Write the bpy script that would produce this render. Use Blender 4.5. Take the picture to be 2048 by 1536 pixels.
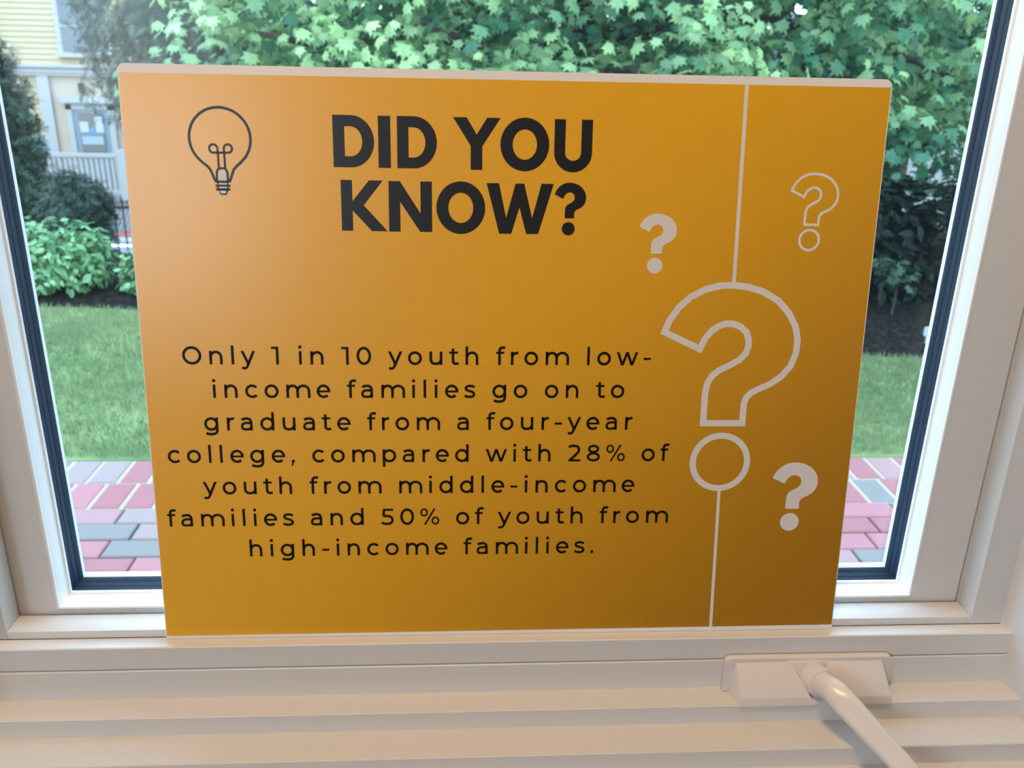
import bpy, bmesh, math, random
import numpy as np
from mathutils import Vector, Matrix, Quaternion
from mathutils.geometry import tessellate_polygon

for o in list(bpy.data.objects):
    bpy.data.objects.remove(o, do_unlink=True)
SC = bpy.context.scene
COL = SC.collection
random.seed(7)
RNG = np.random.default_rng(7)

# ------------------------------------------------------------------ camera
CAM_POS = (-0.0355, -0.612, 0.4136)
PITCH, YAW, ROLL, FPX = 0.3594, 0.0636, 0.0227, 1750.3
cd = bpy.data.cameras.new('camera')
cam = bpy.data.objects.new('camera', cd)
COL.objects.link(cam)
cd.sensor_fit = 'HORIZONTAL'
cd.sensor_width = 36.0
cd.lens = FPX / 2048 * 36.0
cd.clip_start = 0.02
cd.clip_end = 300
cd.dof.use_dof = True
cd.dof.focus_distance = 0.66
cd.dof.aperture_fstop = 14.0
fwd = Vector((math.sin(YAW) * math.cos(PITCH), math.cos(YAW) * math.cos(PITCH), -math.sin(PITCH)))
right = Vector((math.cos(YAW), -math.sin(YAW), 0))
up = right.cross(fwd)
r_ = right * math.cos(ROLL) + up * math.sin(ROLL)
u_ = -right * math.sin(ROLL) + up * math.cos(ROLL)
cam.matrix_world = Matrix(((r_.x, u_.x, -fwd.x, CAM_POS[0]), (r_.y, u_.y, -fwd.y, CAM_POS[1]),
                           (r_.z, u_.z, -fwd.z, CAM_POS[2]), (0, 0, 0, 1)))
SC.camera = cam

# ------------------------------------------------------------------ exposure, sky, sun, room lights
vs = SC.view_settings
SC.display_settings.display_device = 'sRGB'
vs.view_transform = 'Standard'
vs.look = 'None'
vs.gamma = 1.0
vs.use_curve_mapping = False
vs.exposure = 0.2

SKY_STRENGTH = 4.6
w = bpy.data.worlds.new('overcast_sky')
SC.world = w
w.use_nodes = True
nt = w.node_tree
nt.nodes.clear()
wo = nt.nodes.new('ShaderNodeOutputWorld')
bg = nt.nodes.new('ShaderNodeBackground')
tc = nt.nodes.new('ShaderNodeTexCoord')
sx = nt.nodes.new('ShaderNodeSeparateXYZ')
rp = nt.nodes.new('ShaderNodeValToRGB')
rp.color_ramp.elements[0].position = 0.0
rp.color_ramp.elements[0].color = (0.68, 0.86, 1.0, 1)
rp.color_ramp.elements[1].position = 0.8
rp.color_ramp.elements[1].color = (0.45, 0.76, 1.12, 1)
nt.links.new(tc.outputs['Generated'], sx.inputs[0])
nt.links.new(sx.outputs['Z'], rp.inputs[0])
nt.links.new(rp.outputs[0], bg.inputs['Color'])
bg.inputs['Strength'].default_value = SKY_STRENGTH
nt.links.new(bg.outputs[0], wo.inputs[0])


def add_sun(energy, angle, elev, azim, color):
    l = bpy.data.lights.new('hazy_sun', 'SUN')
    l.energy = energy
    l.angle = math.radians(angle)
    l.color = color
    o = bpy.data.objects.new('hazy_sun', l)
    COL.objects.link(o)
    e, a = math.radians(elev), math.radians(azim)   # azim: direction the light travels, from +x toward +y
    d = Vector((math.cos(e) * math.cos(a), math.cos(e) * math.sin(a), -math.sin(e)))
    o.rotation_euler = d.to_track_quat('-Z', 'Y').to_euler()
    o.location = (-3, -2, 9)


def add_area(name, loc, target, sx_, sy_, power, color, spread=180):
    l = bpy.data.lights.new(name, 'AREA')
    l.shape = 'RECTANGLE'
    l.size, l.size_y = sx_, sy_
    l.energy = power
    l.color = color
    l.spread = math.radians(spread)
    o = bpy.data.objects.new(name, l)
    COL.objects.link(o)
    o.location = loc
    o.rotation_euler = (Vector(target) - Vector(loc)).to_track_quat('-Z', 'Y').to_euler()


add_sun(1.3, 25, 62, 55, (1.0, 0.95, 0.86))
# warm ceiling lamp above and left of the sill; added unseen cool panel at the back for sign sheen and pane veil
add_area('ceiling_lamp', (-0.20, -0.55, 1.66), (-0.1, -0.1, 0.0), 0.28, 0.28, 13, (1.0, 0.65, 0.33))
add_area('added_back_fill', (-1.9, -4.56, 0.85), (-1.9, 0.0, 0.85), 1.1, 1.5, 40, (0.84, 0.95, 1.08))

# ------------------------------------------------------------------ materials
MATS = {}


def nodes_of(name):
    m = bpy.data.materials.new(name)
    m.use_nodes = True
    n = m.node_tree
    n.nodes.clear()
    out = n.nodes.new('ShaderNodeOutputMaterial')
    return m, n, out


def pbr(name, color, rough=0.5, spec=0.5, metal=0.0, noise=None, bump=None, coat=0.0):
    """noise = (scale xyz, color2, low, high); bump = (scale xyz, strength, distance)"""
    m, n, out = nodes_of(name)
    b = n.nodes.new('ShaderNodeBsdfPrincipled')
    b.inputs['Base Color'].default_value = (*color, 1)
    b.inputs['Roughness'].default_value = rough
    b.inputs['Specular IOR Level'].default_value = spec
    b.inputs['Metallic'].default_value = metal
    b.inputs['Coat Weight'].default_value = coat
    t = n.nodes.new('ShaderNodeTexCoord')
    if noise:
        mp = n.nodes.new('ShaderNodeMapping')
        mp.inputs['Scale'].default_value = noise[0]
        nz = n.nodes.new('ShaderNodeTexNoise')
        nz.inputs['Scale'].default_value = 1.0
        nz.inputs['Detail'].default_value = 5
        cr = n.nodes.new('ShaderNodeValToRGB')
        cr.color_ramp.elements[0].position = noise[2]
        cr.color_ramp.elements[0].color = (*color, 1)
        cr.color_ramp.elements[1].position = noise[3]
        cr.color_ramp.elements[1].color = (*noise[1], 1)
        n.links.new(t.outputs['Object'], mp.inputs[0])
        n.links.new(mp.outputs[0], nz.inputs['Vector'])
        n.links.new(nz.outputs['Fac'], cr.inputs[0])
        n.links.new(cr.outputs[0], b.inputs['Base Color'])
    if bump:
        mp = n.nodes.new('ShaderNodeMapping')
        mp.inputs['Scale'].default_value = bump[0]
        nz = n.nodes.new('ShaderNodeTexNoise')
        nz.inputs['Scale'].default_value = 1.0
        nz.inputs['Detail'].default_value = 4
        bp = n.nodes.new('ShaderNodeBump')
        bp.inputs['Strength'].default_value = bump[1]
        bp.inputs['Distance'].default_value = bump[2]
        n.links.new(t.outputs['Object'], mp.inputs[0])
        n.links.new(mp.outputs[0], nz.inputs['Vector'])
        n.links.new(nz.outputs['Fac'], bp.inputs['Height'])
        n.links.new(bp.outputs[0], b.inputs['Normal'])
    n.links.new(b.outputs[0], out.inputs[0])
    MATS[name] = m
    return m


def leafmat(name, c0, c1, trans=0.3, rough=0.5, spec=0.4):
    """colour of each leaf picked between c0 and c1 by its own 'tint' attribute"""
    m, n, out = nodes_of(name)
    a = n.nodes.new('ShaderNodeAttribute')
    a.attribute_name = 'tint'
    cr = n.nodes.new('ShaderNodeValToRGB')
    cr.color_ramp.elements[0].color = (*c0, 1)
    cr.color_ramp.elements[1].color = (*c1, 1)
    n.links.new(a.outputs['Fac'], cr.inputs[0])
    b = n.nodes.new('ShaderNodeBsdfPrincipled')
    b.inputs['Roughness'].default_value = rough
    b.inputs['Specular IOR Level'].default_value = spec
    n.links.new(cr.outputs[0], b.inputs['Base Color'])
    if trans > 0:
        tr = n.nodes.new('ShaderNodeBsdfTranslucent')
        n.links.new(cr.outputs[0], tr.inputs['Color'])
        mx = n.nodes.new('ShaderNodeMixShader')
        mx.inputs[0].default_value = trans
        n.links.new(b.outputs[0], mx.inputs[1])
        n.links.new(tr.outputs[0], mx.inputs[2])
        n.links.new(mx.outputs[0], out.inputs[0])
    else:
        n.links.new(b.outputs[0], out.inputs[0])
    MATS[name] = m
    return m


def glassmat(name, tint, refl, veil, veil_col):
    m, n, out = nodes_of(name)
    tr = n.nodes.new('ShaderNodeBsdfTransparent')
    tr.inputs[0].default_value = (*tint, 1)
    gl = n.nodes.new('ShaderNodeBsdfGlossy')
    gl.inputs['Roughness'].default_value = 0.12
    gl.inputs['Color'].default_value = (1, 1, 1, 1)
    df = n.nodes.new('ShaderNodeBsdfTranslucent')
    df.inputs['Color'].default_value = (*veil_col, 1)
    fr = n.nodes.new('ShaderNodeFresnel')
    fr.inputs['IOR'].default_value = 1.45
    mu = n.nodes.new('ShaderNodeMath')
    mu.operation = 'MULTIPLY'
    mu.inputs[1].default_value = refl
    n.links.new(fr.outputs[0], mu.inputs[0])
    m1 = n.nodes.new('ShaderNodeMixShader')
    n.links.new(mu.outputs[0], m1.inputs[0])
    n.links.new(tr.outputs[0], m1.inputs[1])
    n.links.new(gl.outputs[0], m1.inputs[2])
    m2 = n.nodes.new('ShaderNodeMixShader')
    m2.inputs[0].default_value = veil  # translucent share added so the pane carries a hazy veil
    n.links.new(m1.outputs[0], m2.inputs[1])
    n.links.new(df.outputs[0], m2.inputs[2])
    n.links.new(m2.outputs[0], out.inputs[0])
    MATS[name] = m
    return m


PAINT = pbr('white_paint', (0.68, 0.67, 0.655), 0.38, 0.5, bump=((14, 220, 220), 0.10, 0.001))
SASHP = pbr('sash_paint', (0.64, 0.635, 0.62), 0.45, 0.45, bump=((60, 60, 60), 0.05, 0.001))
BEADP = pbr('bead_paint', (0.82, 0.82, 0.80), 0.35, 0.5, bump=((160, 160, 160), 0.25, 0.001))
NAVY = pbr('navy_rubber', (0.008, 0.028, 0.060), 0.5, 0.4, bump=((300, 300, 300), 0.15, 0.001))
WALLP = pbr('wall_paint', (0.70, 0.70, 0.70), 0.6, 0.3)
CEILP = pbr('ceiling_paint', (0.85, 0.85, 0.84), 0.8, 0.2)
FLOORW = pbr('floor_wood', (0.22, 0.12, 0.06), 0.4, 0.4, noise=((2, 30, 2), (0.33, 0.19, 0.10), 0.35, 0.7))
GLASS = glassmat('window_glass', (0.98, 1.0, 0.99), 0.24, 0.003, (0.80, 0.95, 1.0))
BOARD = pbr('white_board', (0.80, 0.785, 0.77), 0.40, 0.45)
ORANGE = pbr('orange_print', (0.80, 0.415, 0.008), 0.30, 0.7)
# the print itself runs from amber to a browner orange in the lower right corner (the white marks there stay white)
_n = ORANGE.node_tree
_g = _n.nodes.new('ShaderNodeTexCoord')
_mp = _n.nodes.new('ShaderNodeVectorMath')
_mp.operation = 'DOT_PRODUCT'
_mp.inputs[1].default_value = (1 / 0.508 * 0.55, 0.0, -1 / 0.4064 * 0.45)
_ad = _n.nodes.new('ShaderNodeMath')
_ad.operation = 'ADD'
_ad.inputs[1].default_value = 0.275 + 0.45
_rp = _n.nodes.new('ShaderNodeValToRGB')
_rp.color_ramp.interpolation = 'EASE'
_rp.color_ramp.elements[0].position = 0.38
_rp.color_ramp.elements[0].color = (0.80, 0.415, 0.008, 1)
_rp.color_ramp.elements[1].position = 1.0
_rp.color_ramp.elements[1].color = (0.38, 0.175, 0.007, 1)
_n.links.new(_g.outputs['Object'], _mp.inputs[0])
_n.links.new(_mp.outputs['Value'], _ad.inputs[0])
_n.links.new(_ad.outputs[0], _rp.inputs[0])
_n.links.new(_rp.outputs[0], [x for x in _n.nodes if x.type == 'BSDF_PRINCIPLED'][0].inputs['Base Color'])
INKBLK = pbr('black_ink', (0.006, 0.005, 0.004), 0.45, 0.18)
INKGRY = pbr('charcoal_ink', (0.010, 0.010, 0.010), 0.36, 0.4)
INKWHT = pbr('white_ink', (0.72, 0.70, 0.68), 0.42, 0.45)
PLAST = pbr('offwhite_plastic', (0.72, 0.68, 0.66), 0.26, 0.5)
BARK = pbr('bark', (0.045, 0.038, 0.032), 0.9, 0.2, noise=((20, 20, 3), (0.10, 0.085, 0.07), 0.4, 0.7))
MULCH = pbr('mulch', (0.008, 0.006, 0.005), 0.95, 0.05, noise=((40, 40, 40), (0.030, 0.024, 0.021), 0.45, 0.7), bump=((30, 30, 30), 0.8, 0.03))
SOIL = pbr('lawn_soil', (0.10, 0.15, 0.055), 0.95, 0.1, noise=((3, 3, 3), (0.20, 0.25, 0.10), 0.35, 0.7))
SLOPEG = pbr('slope_ground', (0.05, 0.09, 0.035), 0.95, 0.1, noise=((3, 3, 3), (0.09, 0.13, 0.06), 0.3, 0.7))
ASPH = pbr('asphalt', (0.096, 0.102, 0.111), 0.9, 0.2, noise=((8, 8, 8), (0.22, 0.23, 0.25), 0.3, 0.7))
CONC = pbr('concrete', (0.2883, 0.279, 0.2651), 0.85, 0.2)
REDBR = pbr('red_brick_walk', (0.3, 0.096, 0.072), 0.85, 0.2)
MORT = pbr('joint_sand', (0.10, 0.09, 0.085), 0.95, 0.1)
SAND = pbr('pale_joint_sand', (0.36, 0.30, 0.22), 0.95, 0.1)
YCLAP = pbr('yellow_clapboard', (0.38, 0.30, 0.18), 0.6, 0.3)
PEACH = pbr('peach_wall', (0.40, 0.31, 0.235), 0.6, 0.3)
HTRIM = pbr('house_trim_white', (0.31, 0.30, 0.29), 0.5, 0.3)
HGLASS = pbr('house_glass', (0.05, 0.07, 0.10), 0.08, 0.6)
DOORG = pbr('door_glass', (0.16, 0.14, 0.13), 0.15, 0.5)
DOORP = pbr('door_paint', (0.1674, 0.2046, 0.2418), 0.4, 0.4)
DARKM = pbr('black_metal', (0.012, 0.014, 0.017), 0.5, 0.4)
GREYM = pbr('grey_metal', (0.26, 0.31, 0.34), 0.5, 0.4)
PAPER = pbr('paper_white', (0.372, 0.3813, 0.3952), 0.8, 0.2)
BLUEP = pbr('paper_blue', (0.08, 0.25, 0.62), 0.8, 0.2)
ROOFR = pbr('red_roof', (0.40, 0.07, 0.05), 0.7, 0.3)
ROOFG = pbr('grey_roof', (0.10, 0.10, 0.11), 0.8, 0.2)
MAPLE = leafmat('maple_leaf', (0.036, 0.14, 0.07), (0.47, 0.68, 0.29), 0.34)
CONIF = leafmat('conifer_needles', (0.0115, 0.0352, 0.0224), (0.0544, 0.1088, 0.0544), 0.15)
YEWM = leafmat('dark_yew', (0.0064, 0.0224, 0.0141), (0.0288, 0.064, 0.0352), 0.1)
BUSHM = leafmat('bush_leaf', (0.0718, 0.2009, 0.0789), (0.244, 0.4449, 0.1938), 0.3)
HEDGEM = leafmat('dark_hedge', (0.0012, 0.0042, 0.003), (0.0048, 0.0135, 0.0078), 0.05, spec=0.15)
GRASSM = leafmat('grass_blades', (0.10, 0.21, 0.085), (0.42, 0.45, 0.24), 0.35)
BRICKM = leafmat('paver_brick', (0.55, 0.20, 0.20), (0.33, 0.33, 0.36), 0.0, 0.9, 0.15)
# bricks: red, pink, mauve and grey pavers picked by tint
_cr = [x for x in BRICKM.node_tree.nodes if x.type == 'VALTORGB'][0].color_ramp
_cr.interpolation = 'CONSTANT'
for pos, c in ((0.0, (0.34, 0.14, 0.15)), (0.2, (0.29, 0.115, 0.12)), (0.4, (0.31, 0.17, 0.17)), (0.62, (0.27, 0.19, 0.18)), (0.8, (0.19, 0.165, 0.155))):
    if pos == 0.0:
        _cr.elements[0].color = (*c, 1)
    else:
        e = _cr.elements.new(pos)
        e.color = (*c, 1)
_cr.elements[-1].color = (0.19, 0.165, 0.155, 1)

# ------------------------------------------------------------------ helpers


class MB:
    """collects shapes and links them as ONE mesh object"""

    def __init__(self):
        self.v, self.f, self.s = [], [], []

    def add(self, verts, faces, smooth=False):
        o = len(self.v)
        self.v += [tuple(p) for p in verts]
        self.f += [tuple(i + o for i in f) for f in faces]
        self.s += [smooth] * len(faces)
        return self

    def box(self, a, b):
        (x0, y0, z0), (x1, y1, z1) = a, b
        self.add([(x0, y0, z0), (x1, y0, z0), (x1, y1, z0), (x0, y1, z0), (x0, y0, z1), (x1, y0, z1), (x1, y1, z1), (x0, y1, z1)],
                 [(0, 3, 2, 1), (4, 5, 6, 7), (0, 1, 5, 4), (1, 2, 6, 5), (2, 3, 7, 6), (3, 0, 4, 7)])
        return self

    def prism_x(self, prof, x0, x1, xs0=None, xs1=None):
        """closed profile of (y, z), extruded along x; optional per-point x at either end"""
        n = len(prof)
        a = [((xs0[i] if xs0 else x0), p[0], p[1]) for i, p in enumerate(prof)]
        b = [((xs1[i] if xs1 else x1), p[0], p[1]) for i, p in enumerate(prof)]
        f = [(i, (i + 1) % n, n + (i + 1) % n, n + i) for i in range(n)]
        ar = sum(prof[i][0] * prof[(i + 1) % n][1] - prof[(i + 1) % n][0] * prof[i][1] for i in range(n))
        tri = tessellate_polygon([[Vector((p[0], p[1], 0)) for p in prof]])
        f += [tuple(t) for t in tri] + [tuple(n + i for i in reversed(t)) for t in tri]
        self.add(a + b, f)
        return self

    def prism_y(self, outline, y0, y1):
        """closed outline of (x, z), extruded along y"""
        n = len(outline)
        a = [(p[0], y0, p[1]) for p in outline]
        b = [(p[0], y1, p[1]) for p in outline]
        f = [(i, (i + 1) % n, n + (i + 1) % n, n + i) for i in range(n)]
        tri = tessellate_polygon([[Vector((p[0], p[1], 0)) for p in outline]])
        f += [tuple(t) for t in tri] + [tuple(n + i for i in reversed(t)) for t in tri]
        self.add(a + b, f)
        return self

    def frame(self, rect, prof, closed=True):
        """mitred frame around a rectangle in the x-z plane; profile of (outward offset, y)"""
        x0, x1, z0, z1 = rect
        n = len(prof)
        vs_ = []
        for cx, cz, dx, dz in ((x0, z0, -1, -1), (x1, z0, 1, -1), (x1, z1, 1, 1), (x0, z1, -1, 1)):
            for u, y in prof:
                vs_.append((cx + dx * u, y, cz + dz * u))
        f = []
        for k in range(4):
            k2 = (k + 1) % 4
            for i in range(n if closed else n - 1):
                j = (i + 1) % n
                f.append((k * n + i, k2 * n + i, k2 * n + j, k * n + j))
        self.add(vs_, f)
        return self

    def tube(self, pts, radii, n=10, caps=True, smooth=True):
        pts = [Vector(p) for p in pts]
        if not hasattr(radii, '__len__'):
            radii = [radii] * len(pts)
        rings = []
        ref = Vector((0, 0, 1))
        for i, p in enumerate(pts):
            t = (pts[min(i + 1, len(pts) - 1)] - pts[max(i - 1, 0)]).normalized()
            if abs(t.dot(ref)) > 0.95:
                ref = Vector((1, 0, 0))
            a = t.cross(ref).normalized()
            b = t.cross(a)
            rings.append([p + (a * math.cos(2 * math.pi * k / n) + b * math.sin(2 * math.pi * k / n)) * radii[i] for k in range(n)])
        v = [q for r in rings for q in r]
        f = []
        for i in range(len(rings) - 1):
            for k in range(n):
                f.append((i * n + k, i * n + (k + 1) % n, (i + 1) * n + (k + 1) % n, (i + 1) * n + k))
        self.add(v, f, smooth)
        if caps:
            self.add(rings[0], [tuple(reversed(range(n)))])
            self.add(rings[-1], [tuple(range(n))])
        return self

    def build(self, name, mat, parent=None, bevel=0.0, seg=2):
        me = bpy.data.meshes.new(name)
        me.from_pydata(self.v, [], self.f)
        me.update()
        bm = bmesh.new()
        bm.from_mesh(me)
        bmesh.ops.remove_doubles(bm, verts=bm.verts, dist=1e-6)
        bmesh.ops.recalc_face_normals(bm, faces=bm.faces)
        if bevel > 0:
            es = [e for e in bm.edges if len(e.link_faces) == 2 and e.calc_face_angle(0) > 0.35]
            bmesh.ops.bevel(bm, geom=es, offset=bevel, segments=seg, profile=0.5, affect='EDGES', clamp_overlap=True)
        bm.to_mesh(me)
        bm.free()
        if any(self.s) or bevel > 0:
            for p in me.polygons:
                p.use_smooth = True
            try:
                me.set_sharp_from_angle(angle=math.radians(38))
            except Exception:
                pass
        return link(name, me, mat, parent)


def link(name, me, mat, parent=None):
    o = bpy.data.objects.new(name, me)
    if mat:
        me.materials.append(mat)
    COL.objects.link(o)
    if parent:
        o.parent = parent
        o.matrix_parent_inverse = Matrix.Identity(4)
        # parts are built in world coordinates: take the parent's location out
        o.location = -parent_offset(parent)
    return o


OFFS = {}


def parent_offset(p):
    return OFFS.get(p.name, Vector((0, 0, 0)))


def thing(name, loc, label, cat, group=None):
    o = bpy.data.objects.new(name, None)
    o.empty_display_size = 0.05
    COL.objects.link(o)
    o.location = loc
    OFFS[o.name] = Vector(loc)
    tag(o, label, cat, group)
    return o


def tag(o, label=None, cat=None, group=None, kind=None):
    if label:
        o['label'] = label
    if cat:
        o['category'] = cat
    if group:
        o['group'] = group
    if kind:
        o['kind'] = kind
    return o


def structure(o, label=None, cat=None):
    return tag(o, label, cat, kind='structure')


# ------------------------------------------------------------------ room shell
WX0, WX1 = -0.3975, 0.3955       # window opening between the side reveals
WZ0, WZ1 = -0.078, 1.02
YI, YO = -0.122, 0.09            # inside and outside face of the window wall
RX0, RX1, RY0, RZ0, RZ1 = -2.5, 2.5, -4.6, -0.92, 1.72

m = MB()
m.box((RX0 - 0.2, YI, RZ0 - 0.14), (WX0 - 0.012, YO, RZ1 + 0.3)).box((WX1 + 0.016, YI, RZ0 - 0.14), (RX1 + 0.2, YO, RZ1 + 0.3))
m.box((WX0 - 0.012, YI, RZ0 - 0.14), (WX1 + 0.016, YO, WZ0)).box((WX0 - 0.012, YI, WZ1), (WX1 + 0.016, YO, RZ1 + 0.3))
structure(m.build('wall_front', WALLP), 'white painted wall around the window opening', 'wall')
structure(MB().box((RX0 - 0.1, RY0, RZ0), (RX0, YI, RZ1)).build('wall_left', WALLP), 'plain white wall on the left side of the room', 'wall')
structure(MB().box((RX1, RY0, RZ0), (RX1 + 0.1, YI, RZ1)).build('wall_right', WALLP), 'plain white wall on the right side of the room', 'wall')
structure(MB().box((RX0 - 0.1, RY0 - 0.1, RZ0), (RX1 + 0.1, RY0, RZ1)).build('wall_back', WALLP), 'plain white wall behind the viewer', 'wall')
structure(MB().box((RX0 - 0.1, RY0 - 0.1, RZ0 - 0.1), (RX1 + 0.1, YI, RZ0)).build('floor', FLOORW), 'brown wooden floor of the room', 'floor')
structure(MB().box((RX0 - 0.1, RY0 - 0.1, RZ1), (RX1 + 0.1, YI, RZ1 + 0.1)).build('ceiling', CEILP), 'white ceiling of the room', 'ceiling')

# ------------------------------------------------------------------ window
win = thing('window_1', (0, 0, 0.0066), 'white painted casement window with navy glazing seal around one large pane', 'window')
structure(win)
PX0, PX1, PZ0, PZ1 = -0.3325, 0.3188, 0.0200, 0.905     # sight line of the pane
rect = (PX0, PX1, PZ0, PZ1)
MB().box((PX0 - 0.006, 0.0006, PZ0 - 0.006), (PX1 + 0.006, 0.0046, PZ1 + 0.006)).build('glass_pane', GLASS, win)
MB().frame(rect, [(0.0032, 0.0048), (0.0020, 0.0078), (0.0200, 0.0130), (0.030, 0.0105), (0.030, 0.0048)]).build('outer_bead', BEADP, win)
MB().frame(rect, [(0.0004, 0.0004), (0.0008, -0.0012), (0.0022, -0.0034), (0.0024, -0.0033), (0.0038, -0.0072), (0.0040, -0.0071), (0.0053, -0.0108), (0.0075, -0.0108), (0.0075, 0.0004)]).build('gasket', NAVY, win)
MB().frame(rect, [(0.0052, -0.0109), (0.0054, -0.0133), (0.0062, -0.0138), (0.0068, -0.0142), (0.0072, -0.0160), (0.0071, -0.0205), (0.0074, -0.0255), (0.0078, -0.0272),
                  (0.0080, -0.0292), (0.0092, -0.0294), (0.0100, -0.0288), (0.0100, -0.0109)]).build('glazing_bead', BEADP, win)
MB().frame(rect, [(0.0100, 0.0052), (0.0100, -0.0284), (0.0480, -0.0284), (0.0480, 0.0052)]).build('sash_frame', SASHP, win)
# fixed stop around the sash
SX0, SX1, SZ0, SZ1 = -0.3700, 0.3675, 0.0066, 0.945
MB().box((SX0, -0.0518, 0.0), (SX1, -0.0312, SZ0)).build('frame_stop', PAINT, win, 0.0006)
MB().box((WX0 - 0.012, -0.0518, 0.0), (SX0, -0.0312, SZ1)).build('frame_stop', PAINT, win, 0.0006)
MB().box((SX1, -0.0518, 0.0), (WX1 + 0.012, -0.0312, SZ1)).build('frame_stop', PAINT, win, 0.0006)
MB().box((WX0 - 0.012, -0.0518, SZ1), (WX1 + 0.012, -0.0312, WZ1)).build('frame_stop', PAINT, win, 0.0006)
# outer frame box that carries the sash
mm = MB()
mm.box((WX0 - 0.012, -0.0312, -0.02), (PX0 - 0.0495, 0.085, WZ1)).box((PX1 + 0.0495, -0.0312, -0.02), (WX1 + 0.012, 0.085, WZ1))
mm.box((PX0 - 0.0495, -0.0312, -0.05), (PX1 + 0.0495, 0.085, PZ0 - 0.0495)).box((PX0 - 0.0495, -0.0312, PZ1 + 0.0495), (PX1 + 0.0495, 0.085, WZ1))
mm.build('outer_frame', PAINT, win)

# stool strip and the stepped sill below it (profiles of y, z)
t1 = MB().prism_x([(-0.0300, -0.0186), (-0.0642, -0.0186), (-0.0642, -0.0008), (-0.0634, 0.0), (-0.0522, 0.0), (-0.0516, -0.0012), (-0.0300, -0.0012)], WX0 - 0.004, WX1 + 0.002)
structure(t1.build('trim_1', PAINT), 'narrow white painted strip the orange sign stands on', 'trim')
t2 = MB().prism_x([(-0.0300, -0.0202), (-0.0634, -0.0202), (-0.0646, -0.0212), (-0.0650, -0.0454), (-0.0855, -0.0454), (-0.0862, -0.0461), (-0.0862, -0.0614), (-0.1140, -0.0614),
                   (-0.1148, -0.0622), (-0.1148, -0.0780), (-0.0300, -0.0780)], WX0 - 0.010, WX1 + 0.014)
structure(t2.build('trim_2', PAINT), 'white painted sill stepping down toward the room', 'trim')
t2b = MB().prism_x([(-0.045, -0.0186), (-0.0626, -0.0186), (-0.0626, -0.0202), (-0.045, -0.0202)], WX0, WX1)
structure(t2b.build('trim_5', PAINT), 'dark groove line under the stool strip', 'trim')
# apron under the sill, in the room
structure(MB().box((WX0 - 0.08, -0.142, -0.10), (WX1 + 0.08, YI, -0.0782)).build('trim_6', PAINT, bevel=0.003), 'white stool nosing under the stepped sill', 'trim')
# side reveals, flaring slightly toward the room
rr = MB()
rr.add([(WX1 - 0.003, -0.0518, -0.09), (WX1 + 0.0002, -0.0642, -0.09), (WX1 + 0.014, -0.150, -0.09), (WX1 + 0.05, -0.150, -0.09), (WX1 + 0.05, -0.0518, -0.09),
        (WX1 - 0.003, -0.0518, WZ1), (WX1 + 0.0002, -0.0642, WZ1), (WX1 + 0.014, -0.150, WZ1), (WX1 + 0.05, -0.150, WZ1), (WX1 + 0.05, -0.0518, WZ1)],
       [(0, 1, 6, 5), (1, 2, 7, 6), (2, 3, 8, 7), (3, 4, 9, 8), (4, 0, 5, 9), (4, 3, 2, 1, 0), (5, 6, 7, 8, 9)])
structure(rr.build('trim_3', WALLP), 'white reveal on the right of the window', 'trim')
rl = MB()
rl.add([(WX0 + 0.003, -0.0518, -0.09), (WX0, -0.0642, -0.09), (WX0 - 0.010, -0.150, -0.09), (WX0 - 0.05, -0.150, -0.09), (WX0 - 0.05, -0.0518, -0.09),
        (WX0 + 0.003, -0.0518, WZ1), (WX0, -0.0642, WZ1), (WX0 - 0.010, -0.150, WZ1), (WX0 - 0.05, -0.150, WZ1), (WX0 - 0.05, -0.0518, WZ1)],
       [(0, 1, 6, 5), (1, 2, 7, 6), (2, 3, 8, 7), (3, 4, 9, 8), (4, 0, 5, 9), (4, 3, 2, 1, 0), (5, 6, 7, 8, 9)])
structure(rl.build('trim_4', WALLP), 'white reveal on the left of the window', 'trim')

# ------------------------------------------------------------------ sign
TILT, SYAW = 0.1203, -0.0022
SW, SH, ST = 0.508, 0.4064, 0.0048
sign = thing('sign_board', (0, -0.05477, 0.0003), 'orange DID YOU KNOW sign leaning on the window pane', 'sign')
sign.rotation_euler = (-TILT, 0, SYAW)
OFFS[sign.name] = Vector((0, 0, 0))


def spt(u, v, lift=0.0):
    """millimetres on the sign's face -> sign space"""
    return (u / 1000 - SW / 2, -lift, v / 1000)


def round_rect(x0, x1, z0, z1, r, n=6):
    out = []
    for cx, cz, a0 in ((x1 - r, z0 + r, -90), (x1 - r, z1 - r, 0), (x0 + r, z1 - r, 90), (x0 + r, z0 + r, 180)):
        for k in range(n + 1):
            a = math.radians(a0 + 90 * k / n)
            out.append((cx + r * math.cos(a), cz + r * math.sin(a)))
    return out


cr_ = 0.0048
outl = [(-SW / 2, 0), (SW / 2, 0)]
for cx, a0 in ((SW / 2 - cr_, 0), (-SW / 2 + cr_, 90)):
    for k in range(7):
        a = math.radians(a0 + 15 * k)
        outl.append((cx + cr_ * math.cos(a), SH - cr_ + cr_ * math.sin(a)))
MB().prism_y(outl, 0.0, ST).build('board', BOARD, sign)


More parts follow.
